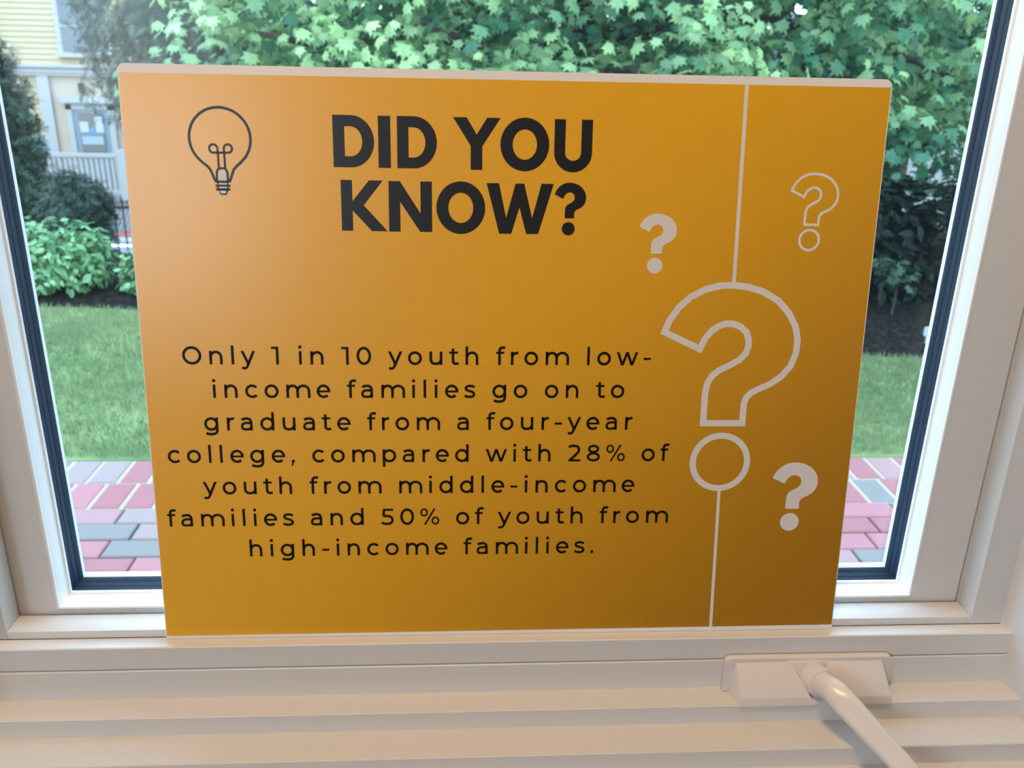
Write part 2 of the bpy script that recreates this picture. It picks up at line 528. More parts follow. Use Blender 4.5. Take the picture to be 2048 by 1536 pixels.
def flat(polys, name, mat, lift, parent=sign):
    """polygons (lists of mm points; a polygon may be [outer, hole, ...]) laid on the sign's face"""
    mb = MB()
    for p in polys:
        loops = p if isinstance(p[0][0], (tuple, list)) else [p]
        pts = [q for lp in loops for q in lp]
        tri = tessellate_polygon([[Vector((q[0], q[1], 0)) for q in lp] for lp in loops])
        mb.add([spt(q[0], q[1], lift) for q in pts], [tuple(t) for t in tri])
    me = bpy.data.meshes.new(name)
    me.from_pydata(mb.v, [], mb.f)
    me.update()
    bm = bmesh.new()
    bm.from_mesh(me)
    for f in bm.faces:
        if f.normal.y > 0:
            f.normal_flip()
    bm.to_mesh(me)
    bm.free()
    return link(name, me, mat, parent)


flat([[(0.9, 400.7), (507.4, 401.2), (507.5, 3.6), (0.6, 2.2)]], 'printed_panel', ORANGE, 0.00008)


def stroke(pts, wd, closed=False):
    """a polyline as a ribbon of given width -> list of quads (mitred)"""
    P = [np.array(p, float) for p in pts]
    n = len(P)
    out = []
    Ls, Rs = [], []
    for i in range(n):
        if closed:
            a, b = P[(i - 1) % n], P[(i + 1) % n]
        else:
            a, b = P[max(i - 1, 0)], P[min(i + 1, n - 1)]
        d0 = P[i] - a
        d1 = b - P[i]
        if np.linalg.norm(d0) < 1e-9:
            d0 = d1
        if np.linalg.norm(d1) < 1e-9:
            d1 = d0
        d0 = d0 / np.linalg.norm(d0)
        d1 = d1 / np.linalg.norm(d1)
        n0, n1 = np.array([-d0[1], d0[0]]), np.array([-d1[1], d1[0]])
        mv = n0 + n1
        mv = mv / max(np.linalg.norm(mv), 1e-6)
        k = 1.0 / max(mv.dot(n0), 0.35)
        Ls.append(P[i] + mv * wd / 2 * k)
        Rs.append(P[i] - mv * wd / 2 * k)
    for i in range(n if closed else n - 1):
        j = (i + 1) % n
        out.append([tuple(Ls[i]), tuple(Rs[i]), tuple(Rs[j]), tuple(Ls[j])])
    return out


def ell(cx, cy, rx, ry, a0=0, a1=360, n=40):
    k = max(3, int(n * abs(a1 - a0) / 360))
    return [(cx + rx * math.cos(math.radians(a0 + (a1 - a0) * i / k)), cy + ry * math.sin(math.radians(a0 + (a1 - a0) * i / k))) for i in range(k + 1)]


def bez(p0, p1, p2, p3, n=10):
    return [tuple(((1 - t) ** 3) * np.array(p0) + 3 * t * (1 - t) ** 2 * np.array(p1) + 3 * t * t * (1 - t) * np.array(p2) + t ** 3 * np.array(p3)) for t in [i / n for i in range(n + 1)]]


# --- body lettering: a geometric sans drawn from strokes, em = 1000
S = 104.0
h = S / 2
XH = 532


def quad_diag(x0, y0, x1, y1, wd):
    dx, dy = x1 - x0, y1 - y0
    L = math.hypot(dx, dy)
    hw = wd / 2 * L / abs(dy)
    return [(x0 - hw, y0), (x0 + hw, y0), (x1 + hw, y1), (x1 - hw, y1)]


def vstem(x, y0, y1):
    return [(x - h, y0), (x + h, y0), (x + h, y1), (x - h, y1)]


def hbar(x0, x1, y, t=S * 0.9):
    return [(x0, y - t / 2), (x1, y - t / 2), (x1, y + t / 2), (x0, y + t / 2)]


def dotp(cx, cy, r):
    return ell(cx, cy, r, r, 0, 360, 20)[:-1]


def arch(x0, x1, y0=290, yb=0):
    """n-arch springing from stem x0, coming down at x1"""
    top = XH + 8 - h
    mx = (x0 + x1) / 2 + 8
    return stroke(bez((x0, y0 - 20), (x0, y0 + 110), (x0 + 95, top), (mx, top)) + bez((mx, top), (mx + 105, top), (x1, top - 85), (x1, y0 - 10))[1:] + [(x1, yb)], S)


RX, RY = 272 - h, 276 - h


def glyph(c):
    g = []
    if c == ' ':
        return g, 268
    if c in 'odpqg':
        cx = 320 if c != 'p' else 350
        g += stroke(ell(cx, 266, RX, RY), S)
        if c == 'o':
            return g, 640
        if c == 'd':
            return g + [vstem(592 - h, 0, 742)], 672
        if c == 'p':
            return g + [vstem(82 + h, -194, XH)], 668
        if c == 'g':
            g += [vstem(592 - h, 20, XH)]
            g += stroke([(592 - h, 40)] + bez((592 - h, 40), (592 - h, -95), (460, -202 + h), (325, -202 + h)) + bez((325, -202 + h), (240, -202 + h), (165, -180 + h), (105, -130 + 15))[1:], S)
            return g, 677
    if c == 'c':
        return stroke(ell(318, 266, RX, RY, 42, 318), S), 575
    if c == 'e':
        return stroke(ell(312, 266, 264 - h, RY, 0, 316), S) + [hbar(60, 574, 262, 80)], 612
    if c == 'a':
        xr = 508 - h
        g += stroke([(xr, 0), (xr, 300)] + bez((xr, 310), (xr, 430), (395, XH + 8 - h), (290, XH + 8 - h)) + bez((290, XH + 8 - h), (215, XH + 8 - h), (145, 465), (92, 432))[1:], S)
        g += stroke([(xr, 313 - 6), (290, 313 - 6)] + bez((290, 307), (160, 307), (46 + h, 255), (46 + h, 153)) + bez((46 + h, 153), (46 + h, 75), (130, -6 + h), (250, -6 + h))[1:] + bez((250, -6 + h), (350, -6 + h), (440, 50), (xr, 160))[1:], S * 0.92)
        return g, 590
    if c == 'h':
        return [vstem(82 + h, 0, 742)] + arch(82 + h, 584 - h), 665
    if c == 'n':
        return [vstem(82 + h, 0, XH)] + arch(82 + h, 584 - h), 665
    if c == 'm':
        return [vstem(82 + h, 0, XH)] + arch(82 + h, 568 - h) + arch(568 - h, 957 + h - h), 1039
    if c == 'u':
        x0, x1 = 78 + h, 580 - h
        b = -8 + h
        g = stroke([(x0, XH), (x0, 260)] + bez((x0, 250), (x0, 120), (175, b), (312, b)) + bez((312, b), (440, b), (x1, 110), (x1, 250))[1:], S)
        return g + [vstem(x1, 0, XH)], 661
    if c == 'r':
        return [vstem(82 + h, 0, XH)] + stroke(bez((82 + h, 270), (82 + h, 420), (200, XH + 6 - h), (376, XH + 6 - h)), S), 401
    if c == 'i':
        return [vstem(138, 0, XH), dotp(138, 690, 66)], 276
    if c == 'l':
        return [vstem(138, 0, 742)], 276
    if c == 't':
        return stroke([(168, 652), (168, 180)] + bez((168, 170), (168, 75), (220, -6 + h), (290, -6 + h)) + [(335, 52), (378, 78)], S) + [hbar(22, 365, XH - 42, 84)], 408
    if c == 'f':
        return stroke([(150, 0), (150, 560)] + bez((150, 570), (150, 660), (205, 748 - h), (282, 748 - h)) + [(325, 692), (368, 672)], S) + [hbar(18, 338, XH - 42, 84)], 348
    if c == 's':
        return stroke(bez((430, 440), (380, 470), (320, XH + 8 - h), (255, XH + 8 - h)) + bez((255, XH + 8 - h), (150, XH + 8 - h), (88, 440), (88, 390))[1:] + bez((88, 390), (88, 250), (415, 310), (415, 145))[1:]
                      + bez((415, 145), (415, 80), (340, -8 + h), (235, -8 + h))[1:] + bez((235, -8 + h), (165, -8 + h), (95, 65), (48, 98))[1:], S * 0.95), 495
    if c == 'y':
        g = [quad_diag(60, XH, 292, 0, S * 0.98)]
        a = (505, XH)
        g += [quad_diag(505, XH, 262, -20, S * 0.98)]
        g += stroke([(276, 12), (250, -45)] + bez((250, -45), (222, -120), (180, -152), (125, -152)) + [(80, -145), (42, -112)], S * 0.95)
        return g, 560
    if c == 'w':
        return [quad_diag(62, XH, 250, 0, S * .95), quad_diag(438, XH, 250, 0, S * .95), quad_diag(438, XH, 626, 0, S * .95), quad_diag(814, XH, 626, 0, S * .95)], 876
    if c == 'O':
        return stroke(ell(408, 350, 362 - h, 360 - h, n=56), S), 816
    if c == '1':
        return [vstem(290 - h, 0, 700), hbar(10, 290 - h, 700 - 44, 88)], 378
    if c == '0':
        return stroke(ell(331, 350, 282 - h, 360 - h, n=48), S), 662
    if c == '2':
        return stroke(bez((70, 590), (130, 690), (220, 710 - h), (280, 710 - h)) + bez((280, 710 - h), (400, 710 - h), (470, 600), (470, 505))[1:] + bez((470, 505), (470, 400), (380, 320), (300, 240))[1:] + [(110, 50)], S) + [hbar(50, 540, 44, 88)], 580
    if c == '8':
        return stroke(ell(320, 528, 235 - h, 180 - h), S * .95) + stroke(ell(320, 192, 272 - h, 202 - h), S * .95), 640
    if c == '5':
        g = [hbar(120, 520, 700 - 44, 88)]
        g += stroke([(150, 680), (122, 392)], S)
        g += stroke([(112, 388), (250, 388)] + bez((250, 388), (400, 388), (485, 330), (485, 212)) + bez((485, 212), (485, 100), (400, -8 + h), (265, -8 + h))[1:] + bez((265, -8 + h), (180, -8 + h), (100, 70), (52, 108))[1:], S * .97)
        return g, 586
    if c == '%':
        t = S * .68
        return stroke(ell(195, 528, 158 - t / 2, 178 - t / 2), t) + stroke(ell(650, 172, 158 - t / 2, 178 - t / 2), t) + [quad_diag(622, 700, 222, 0, t)], 845
    if c == '-':
        return [hbar(48, 336, 262, 88)], 384
    if c == '.':
        return [dotp(112, 58, 68)], 224
    if c == ',':
        return [dotp(112, 58, 68), [(64, 30), (128, 10), (98, -140), (40, -140)]], 224
    return g, 600


def text_line(txt, x0, x1, base, size, polys):
    """ink from x0 to x1 mm on the given baseline; the tracking follows from the width"""
    k = size / 1000
    gl = [glyph(c) for c in txt]
    fx = [min(q[0] for p in gl[0][0] for q in p), max(q[0] for p in gl[-1][0] for q in p)]
    adv = sum(a for g, a in gl[:-1])
    trk = ((x1 - x0) / k - (adv - fx[0] + fx[1])) / (len(txt) - 1)
    x = x0 - fx[0] * k
    for g, a in gl:
        for p in g:
            polys.append([(x + q[0] * k, base + q[1] * k) for q in p])
        x += (a + trk) * k


body = []
FS = 18.0
for txt, x0, x1, base in (("Only 1 in 10 youth from low-", 27.2, 354.1, 209.9), ("income families go on to", 46.2, 336.2, 185.9),
                          ("graduate from a four-year", 38.8, 343.1, 162.1), ("college, compared with 28% of", 11.9, 371.6, 138.1),
                          ("youth from middle-income", 34.8, 346.9, 114.2), ("families and 50% of youth from", 7.9, 373.5, 89.7),
                          ("high-income families.", 65.1, 318.4, 65.8)):
    text_line(txt, x0, x1, base, FS, body)
flat(body, 'body_lettering', INKBLK, 0.00018)

# --- heading: heavy geometric capitals (mm on the sign)
head = []


def H_D(x0, x1, y0, y1, t, th):
    r = (y1 - y0) / 2
    cx = x1 - r * 0.92
    outer = [(x0, y0), (cx, y0)] + [(cx + (x1 - cx) * math.cos(a), (y0 + y1) / 2 + r * math.sin(a)) for a in np.linspace(-math.pi / 2, math.pi / 2, 26)][1:-1] + [(cx, y1), (x0, y1)]
    ri = r - th
    ix = x1 - t * 1.02
    inner = [(x0 + t, y0 + th), (cx, y0 + th)] + [(cx + (ix - cx) * math.cos(a), (y0 + y1) / 2 + ri * math.sin(a)) for a in np.linspace(-math.pi / 2, math.pi / 2, 26)][1:-1] + [(cx, y1 - th), (x0 + t, y1 - th)]
    return [outer, inner[::-1]]


def H_O(x0, x1, y0, y1, t, th):
    cx, cy = (x0 + x1) / 2, (y0 + y1) / 2
    return [ell(cx, cy, (x1 - x0) / 2, (y1 - y0) / 2, n=60)[:-1], ell(cx, cy, (x1 - x0) / 2 - t, (y1 - y0) / 2 - th, n=60)[:-1][::-1]]


head.append(H_D(135.0, 161.9, 343.9, 377.1, 7.6, 7.1))
head.append([(164.6, 343.8), (172.7, 343.8), (172.7, 377.0), (164.6, 377.0)])
head.append(H_D(177.0, 203.2, 343.8, 377.1, 7.5, 7.0))
head.append([(225.6, 343.5), (233.3, 343.5), (233.3, 358.7), (245.3, 377.0), (236.4, 377.0), (229.5, 366.2), (222.9, 377.0), (213.9, 377.0), (225.6, 358.7)])
head.append(H_O(245.3, 277.9, 343.0, 377.5, 8.2, 7.5))
U = [(281.3, 376.9), (281.3, 355.5)] + [(294.05 + 12.75 * math.cos(a), 355.5 + 12.7 * math.sin(a)) for a in np.linspace(math.pi, 2 * math.pi, 25)][1:-1] + [(306.8, 355.5), (306.8, 376.9), (299.4, 376.9), (299.4, 355.5)] \
    + [(294.05 + 5.35 * math.cos(a), 355.5 + 5.2 * math.sin(a)) for a in np.linspace(2 * math.pi, math.pi, 21)][1:-1] + [(288.7, 355.5), (288.7, 376.9)]
head.append(U)
head.append([(139.2, 302.4), (146.7, 302.4), (146.7, 315.8), (159.2, 302.3), (169.8, 302.3), (154.1, 319.3), (167.0, 335.6), (157.9, 335.6), (146.7, 321.9), (146.7, 335.7), (139.2, 335.7)])
head.append([(170.8, 302.1), (178.4, 302.1), (178.4, 321.9), (191.7, 302.1), (199.7, 302.1), (199.7, 335.4), (192.0, 335.4), (192.0, 314.3), (178.4, 335.4), (170.8, 335.4)])
head.append(H_O(202.6, 235.5, 301.0, 335.8, 8.1, 7.4))
head.append([(236.3, 335.0), (245.1, 301.5), (253.3, 301.5), (258.7, 319.2), (263.5, 301.5), (271.7, 301.5), (281.6, 335.0), (273.3, 335.0), (267.4, 312.2), (261.7, 334.9), (255.8, 334.9), (249.7, 312.2), (244.7, 335.0)])

# the question mark shape, traced as the middle of its outline on the large one
QM = [(362.8, 234.0), (366.0, 242.3), (371.8, 251.3), (380.3, 259.2), (390.6, 264.6), (401.0, 267.2), (409.7, 267.6), (420.5, 266.4), (431.8, 263.0), (443.1, 256.6), (451.4, 247.9), (457.0, 238.4), (459.4, 228.9),
      (459.1, 219.2), (455.9, 209.5), (449.9, 201.9), (442.0, 196.2), (433.8, 192.5), (428.5, 189.7), (425.4, 186.2), (424.0, 181.5), (423.9, 174.4), (424.0, 166.9), (395.0, 166.9), (395.0, 177.3), (395.0, 190.0), (396.2, 197.0),
      (399.3, 202.5), (404.5, 206.7), (411.6, 210.2), (418.0, 213.8), (422.4, 218.7), (424.0, 224.2), (423.7, 229.4), (421.6, 234.2), (417.5, 238.0), (411.9, 240.1), (406.4, 240.2), (401.1, 238.3), (396.2, 234.6), (392.3, 229.4), (389.0, 221.9)]


def qm(x0, x1, y0, y1):
    return [(x0 + (p[0] - 362.8) / 96.6 * (x1 - x0), y0 + (p[1] - 166.9) / 100.7 * (y1 - y0)) for p in QM]


head.append(qm(282.5, 303.9, 312.3, 336.0))
head.append(dotp(292.3, 305.3, 4.5))
flat(head, 'heading_lettering', INKGRY, 0.00018)

big = stroke(QM, 4.7, True) + stroke(ell(409.6, 137.1, 20.3, 20.3, n=64), 4.6)
flat(big, 'question_mark', INKWHT, 0.00016)
flat([qm(341.4, 367.5, 288.9, 316.2), dotp(353.3, 280.7, 5.5)], 'question_mark', INKWHT, 0.00016)
flat([qm(450.4, 484.9, 100.0, 136.6), dotp(466.1, 89.5, 7.2)], 'question_mark', INKWHT, 0.00016)
flat(stroke(qm(445.7, 478.3, 309.9, 344.3), 1.8, True) + stroke(ell(460.9, 299.4, 6.9, 6.9, n=40), 1.8), 'question_mark', INKWHT, 0.00016)
flat(stroke([(408.9, 401.0), (410.1, 268.8)], 2.6), 'divider_line', INKWHT, 0.00014)
flat(stroke([(410.6, 115.5), (411.9, 3.4)], 2.4), 'divider_line', INKWHT, 0.00014)

# light bulb icon
ic = []
arc = [(61.95 + 19.7 * math.cos(math.radians(a)), 361.0 + 19.4 * math.sin(math.radians(a))) for a in range(-52, 233, 6)]
nl = [(50.0, 345.4), (52.6, 343.4), (54.5, 341.2), (55.6, 338.5), (56.7, 335.5), (58.3, 332.9)]
nr = [(66.4, 333.0), (67.5, 335.5), (68.6, 338.4), (69.7, 341.2), (71.6, 343.4), (74.2, 345.5)]
ic += stroke(nr + arc + nl, 1.75)
ic += stroke(ell(57.3, 354.5, 2.65, 2.65, -90, -360, 30) + [(60.0, 353.4), (60.1, 351), (60.1, 341.8)], 1.45)
ic += stroke(ell(66.7, 354.6, 2.65, 2.65, -90, 180, 30) + [(64.1, 353.4), (64.15, 351), (64.25, 341.8)], 1.45)
ic += stroke([(57.3, 351.9), (66.7, 351.95)], 1.45)
st = [(58.4, 333.0), (58.55, 339.3), (59.3, 341.0), (60.9, 341.9), (63.4, 342.0), (64.8, 341.2), (65.55, 339.4), (65.6, 333.0)]
ic += stroke(st, 1.5)
ic += [[(58.6, 334.2), (65.6, 334.2), (65.6, 332.4), (58.6, 332.4)], [(57.3, 331.5), (67.0, 331.6), (67.0, 330.1), (57.3, 330.0)], [(57.4, 329.2), (66.8, 329.3), (66.8, 327.7), (57.4, 327.6)],
       [(58.8, 328.6), (60.2, 324.8), (64.2, 324.8), (65.7, 328.6)], [(58.4, 333), (59.4, 333), (59.4, 328.5), (58.4, 328.5)], [(64.8, 333), (65.7, 333), (65.7, 328.5), (64.8, 328.5)]]
icon = flat(ic, 'light_bulb_icon', INKGRY, 0.00014)
flat([[(59.5, 334.2), (59.6, 339.8), (60.6, 341.2), (63.6, 341.3), (64.7, 339.8), (64.8, 334.2)], [(59.4, 332.5), (64.8, 332.5), (64.8, 331.7), (59.4, 331.7)],
      [(59.6, 330.1), (64.5, 330.1), (64.5, 329.3), (59.6, 329.3)], [(60.0, 327.6), (64.1, 327.6), (63.5, 325.9), (60.6, 325.9)]], 'icon_fill', INKWHT, 0.0002, icon)

# ------------------------------------------------------------------ window crank
crk = thing('window_crank', (0.232, -0.066, -0.0454), 'off-white window crank with folding handle on the stepped sill', 'window handle')
# cover: back plate with rounded top, two sloped blocks, a lower valley between them
bm_ = MB()
plate = [(0.1676, -0.0450), (0.1676, -0.0205)] + [(0.1726 + 0.005 * math.cos(a), -0.0200 + 0.005 * math.sin(a)) for a in np.linspace(math.pi, math.pi / 2, 6)] \
    + [(0.2947 + 0.005 * math.cos(a), -0.0200 + 0.005 * math.sin(a)) for a in np.linspace(math.pi / 2, 0, 6)] + [(0.2997, -0.0450)]
bm_.prism_y(plate, -0.0652, -0.0705)
bm_.build('back_plate', PLAST, crk, 0.0012, 3)
PR = [(-0.0700, -0.0178), (-0.0862, -0.0392), (-0.0880, -0.0452), (-0.0880, -0.0456), (-0.0700, -0.0452)]
MB().prism_x(PR, 0, 0, xs0=[0.1762, 0.1775, 0.1765, 0.1765, 0.1715], xs1=[0.2180, 0.2315, 0.2345, 0.2345, 0.2335]).build('cover_block', PLAST, crk, 0.0016, 3)
MB().prism_x(PR, 0, 0, xs0=[0.2460, 0.2475, 0.2475, 0.2475, 0.2460], xs1=[0.2905, 0.2945, 0.2955, 0.2955, 0.2960]).build('cover_block', PLAST, crk, 0.0016, 3)
MB().prism_x([(-0.0700, -0.0172), (-0.0714, -0.0180), (-0.0790, -0.0400), (-0.0872, -0.0420), (-0.0878, -0.0455), (-0.0700, -0.0452)], 0, 0, xs0=[0.2155, 0.217, 0.229, 0.231, 0.2325, 0.2325], xs1=[0.2475, 0.2475, 0.249, 0.249, 0.249, 0.249]).build('cover_valley', PLAST, crk, 0.0012, 3)
b0 = Vector((0.2365, -0.0730, -0.0308))
ax = Vector((0.30, -1.0, 0.20)).normalized()
MB().tube([b0, b0 + ax * 0.0085, b0 + ax * 0.0112, b0 + ax * 0.0118], [0.0122, 0.0118, 0.0110, 0.0096], 28).build('boss', PLAST, crk)


def sweep(path, sec, n=20):
    """superellipse sections along a path: sec = (half width, half depth, exponent)"""
    mb = MB()
    P = [Vector(p) for p in path]
    rings = []
    side = Vector((0.72, -0.25, 0.0)).normalized()
    for i, p in enumerate(P):
        t = (P[min(i + 1, len(P) - 1)] - P[max(i - 1, 0)]).normalized()
        a = (SIDE[i] - t * SIDE[i].dot(t)).normalized()
        b = t.cross(a)
        wv, dv, e = sec[i]
        ring = []
        for k in range(n):
            th = 2 * math.pi * k / n
            c, s = math.cos(th), math.sin(th)
            ring.append(p + a * (math.copysign(abs(c) ** (2 / e), c) * wv) + b * (math.copysign(abs(s) ** (2 / e), s) * dv))
        rings.append(ring)
    v = [q for r in rings for q in r]
    f = [(i * n + k, i * n + (k + 1) % n, (i + 1) * n + (k + 1) % n, (i + 1) * n + k) for i in range(len(rings) - 1) for k in range(n)]
    mb.add(v, f, True)
    mb.add(rings[0], [tuple(range(n))])
    mb.add(rings[-1], [tuple(range(n))])
    return mb


e0 = b0 + ax * 0.0100
el = b0 + ax * 0.0270
tip = Vector((0.2859, -0.1520, -0.0587))
ad = (tip - el).normalized()
path = [e0, e0 + ax * 0.006, e0 + ax * 0.012, el - ax * 0.003 + ad * 0.002, el + ad * 0.009, el + ad * 0.02, el + ad * 0.04, tip, tip + ad * 0.012]
sd1 = Vector((1, 0.2, 0.25)).normalized()
sd2 = Vector((0.80, -0.12, 0.55)).normalized()
SIDE = [sd1, sd1, sd1, (sd1 + sd2).normalized(), sd2, sd2, sd2, sd2, sd2]
sec = [(0.0094, 0.0094, 2.0), (0.0094, 0.0094, 2.0), (0.0095, 0.0094, 2.1), (0.0102, 0.0090, 2.6), (0.0098, 0.0074, 3.6), (0.0094, 0.0064, 4.2), (0.0088, 0.0058, 4.4), (0.0080, 0.0053, 4.4), (0.0076, 0.0050, 4.4)]
sweep(path, sec).build('handle_arm', PLAST, crk)
kp = tip + ad * 0.0125
MB().tube([kp, kp + ad * 0.002, kp + ad * 0.012, kp + ad * 0.020, kp + ad * 0.023], [0.0045, 0.0068, 0.0082, 0.0070, 0.0030], 20).build('knob', PLAST, crk)

# ------------------------------------------------------------------ ground outside
GZ = -1.04


def sheet(pts_lo, pts_hi, name, mat, label, cat, thick=0.06):
    mb = MB()
    n = len(pts_lo)
    top = [tuple(p) for p in pts_lo] + [tuple(p) for p in pts_hi]
    bot = [(p[0], p[1], p[2] - thick) for p in top]
    f = [(i, i + 1, n + i + 1, n + i) for i in range(n - 1)]
    F = f + [tuple(2 * n + j for j in reversed(q)) for q in f]
    F += [(i + 1, i, 2 * n + i, 2 * n + i + 1) for i in range(n - 1)] + [(n + i, n + i + 1, 3 * n + i + 1, 3 * n + i) for i in range(n - 1)]
    F += [(0, n, 3 * n, 2 * n), (2 * n - 1, n - 1, 3 * n - 1, 4 * n - 1)]
    mb.add(top + bot, F)
    return structure(mb.build(name, mat), label, cat)


# bed edge curves away on the left
BX = [-14, -5, -3.4, -2.7, -2.24, -1.7, -1.0, 0.0, 1.0, 2.2, 3.2, 5.0, 14]
BY = [4.70, 4.66, 4.62, 4.56, 4.53, 4.46, 4.30, 4.05, 3.85, 3.66, 3.56, 3.45, 3.3]
YL = 2.455      # path meets lawn
sheet([(x, YL - 0.02, GZ) for x in BX], [(x, y, GZ) for x, y in zip(BX, BY)], 'lawn', SOIL, 'green lawn between brick path and planting bed', 'lawn')
sheet([(x, y, GZ - 0.005) for x, y in zip(BX, BY)], [(x, 5.9, GZ + 0.03) for x in BX], 'garden_bed', MULCH, 'dark mulched planting bed under the trees', 'garden bed')
sheet([(-30, 5.9, GZ + 0.03), (30, 5.9, GZ + 0.03)], [(-30, 13.2, -2.86), (30, 13.2, -2.86)], 'slope', SLOPEG, 'green bank falling away behind the bed', 'ground')
sheet([(-40, 13.2, -2.86), (40, 13.2, -2.86)], [(-40, 16.6, -3.22), (40, 16.6, -3.22)], 'road', ASPH, 'grey asphalt street beyond the iron fence', 'road')
sheet([(-40, 16.6, -3.12), (40, 16.6, -3.12)], [(-40, 17.9, -3.30), (40, 17.9, -3.30)], 'curb', CONC, 'pale kerb strip across the street', 'kerb')
sheet([(-40, 17.9, -3.28), (40, 17.9, -3.28)], [(-40, 20.3, -3.62), (40, 20.3, -3.62)], 'sidewalk', REDBR, 'red brick sidewalk in front of the yellow house', 'sidewalk')

sheet([(-40, 20.3, -3.60), (40, 20.3, -3.60)], [(-40, 60, -3.7), (40, 60, -3.7)], 'yard', SLOPEG, 'green yard around the houses across the street', 'ground')

# brick path: stretcher courses near the building, soldier courses at the lawn
PATH0 = 0.30
SOLD = 2.062
mbx = MB()
tints = []
structure(MB().box((-6, 0.0, GZ - 0.08), (6, YL - 0.02, GZ - 0.012)).build('path_bed', MORT), 'sandy bed showing in the joints of the brick path', 'path')


def brick(x0, x1, y0, y1, z):
    dz = random.uniform(-0.0015, 0.0015)
    c = 0.004
    v = [(x0, y0, z - 0.04), (x1, y0, z - 0.04), (x1, y1, z - 0.04), (x0, y1, z - 0.04), (x0, y0, z - c + dz), (x1, y0, z - c + dz), (x1, y1, z - c + dz), (x0, y1, z - c + dz),
         (x0 + c, y0 + c, z + dz), (x1 - c, y0 + c, z + dz), (x1 - c, y1 - c, z + dz), (x0 + c, y1 - c, z + dz)]
    f = [(0, 1, 5, 4), (1, 2, 6, 5), (2, 3, 7, 6), (3, 0, 4, 7), (4, 5, 9, 8), (5, 6, 10, 9), (6, 7, 11, 10), (7, 4, 8, 11), (8, 9, 10, 11)]
    mbx.add(v, f)
    t = random.random()
    tints.extend([t] * len(f))


row = 0
y = SOLD
while y > PATH0:
    y -= 0.102
    off = (0.0, 0.085, 0.022, 0.13)[row % 4] + random.uniform(-0.01, 0.01)
    x = -4.2 + off
    while x < 4.2:
        g = random.uniform(0.005, 0.009)
        brick(x + g / 2, x + 0.203 - g / 2, y + 0.003, y + 0.102 - 0.003, GZ)
        x += 0.203
    row += 1
for k in range(2):
    x = -4.2 + 0.03 * k
    while x < 4.2:
        g = 0.013
        brick(x + g / 2, x + 0.108 - g / 2, SOLD + 0.186 * k + 0.003, SOLD + 0.186 * (k + 1) - 0.003, GZ)
        x += 0.108
me = bpy.data.meshes.new('brick_path')
me.from_pydata(mbx.v, [], mbx.f)
me.update()
at = me.attributes.new('tint', 'FLOAT', 'FACE')
at.data.foreach_set('value', tints)
structure(link('brick_path', me, BRICKM), 'path of red, pink and grey bricks below the window', 'path')
structure(MB().box((-4.2, SOLD, GZ - 0.012), (4.2, YL - 0.012, GZ - 0.0035)).build('joint_sand', SAND), 'pale sand in the joints at the lawn edge', 'path')

# ------------------------------------------------------------------ foliage
T_MAPLE = np.array([(0, -0.02, 0), (0.18, 0.00, .03), (0.46, -0.06, -.10), (0.37, 0.18, -.02), (0.66, 0.40, -.16), (0.34, 0.45, -.01), (0.34, 0.70, -.08), (0.14, 0.62, .0), (0.0, 1.02, -.22),
                    (-0.14, 0.62, .0), (-0.34, 0.70, -.08), (-0.34, 0.45, -.01), (-0.66, 0.40, -.16), (-0.37, 0.18, -.02), (-0.46, -0.06, -.10), (-0.18, 0.00, .03)], float)
F_MAPLE = [(0, 1, 2, 3), (0, 3, 4, 5), (0, 5, 6, 7), (0, 7, 8, 9), (0, 9, 10, 11), (0, 11, 12, 13), (0, 13, 14, 15)]
T_LEAF = np.array([(0, 0, 0), (0.20, 0.25, 0.05), (0.24, 0.55, 0.04), (0.0, 1.0, -0.10), (-0.24, 0.55, 0.04), (-0.20, 0.25, 0.05)], float)
F_LEAF = [(0, 1, 2, 3), (0, 3, 4, 5)]
_s = []
_f = []
for k, (yy, a, L) in enumerate([(0.0, 55, .42), (0.12, -52, .48), (0.24, 48, .50), (0.36, -46, .48), (0.5, 42, .44), (0.62, -40, .38), (0.72, 20, .30), (0.76, -12, .30)]):
    ra = math.radians(a)
    d = np.array([math.sin(ra), math.cos(ra), 0])
    nn = np.array([d[1], -d[0], 0]) * 0.055
    p = np.array([0, yy, 0.03 * math.sin(k * 2.1)])
    o_ = len(_s)
    _s += [p - nn, p + nn, p + d * L + np.array([0, 0, -0.06])]
    _f.append((o_, o_ + 1, o_ + 2))
T_SPRAY, F_SPRAY = np.array(_s), _f


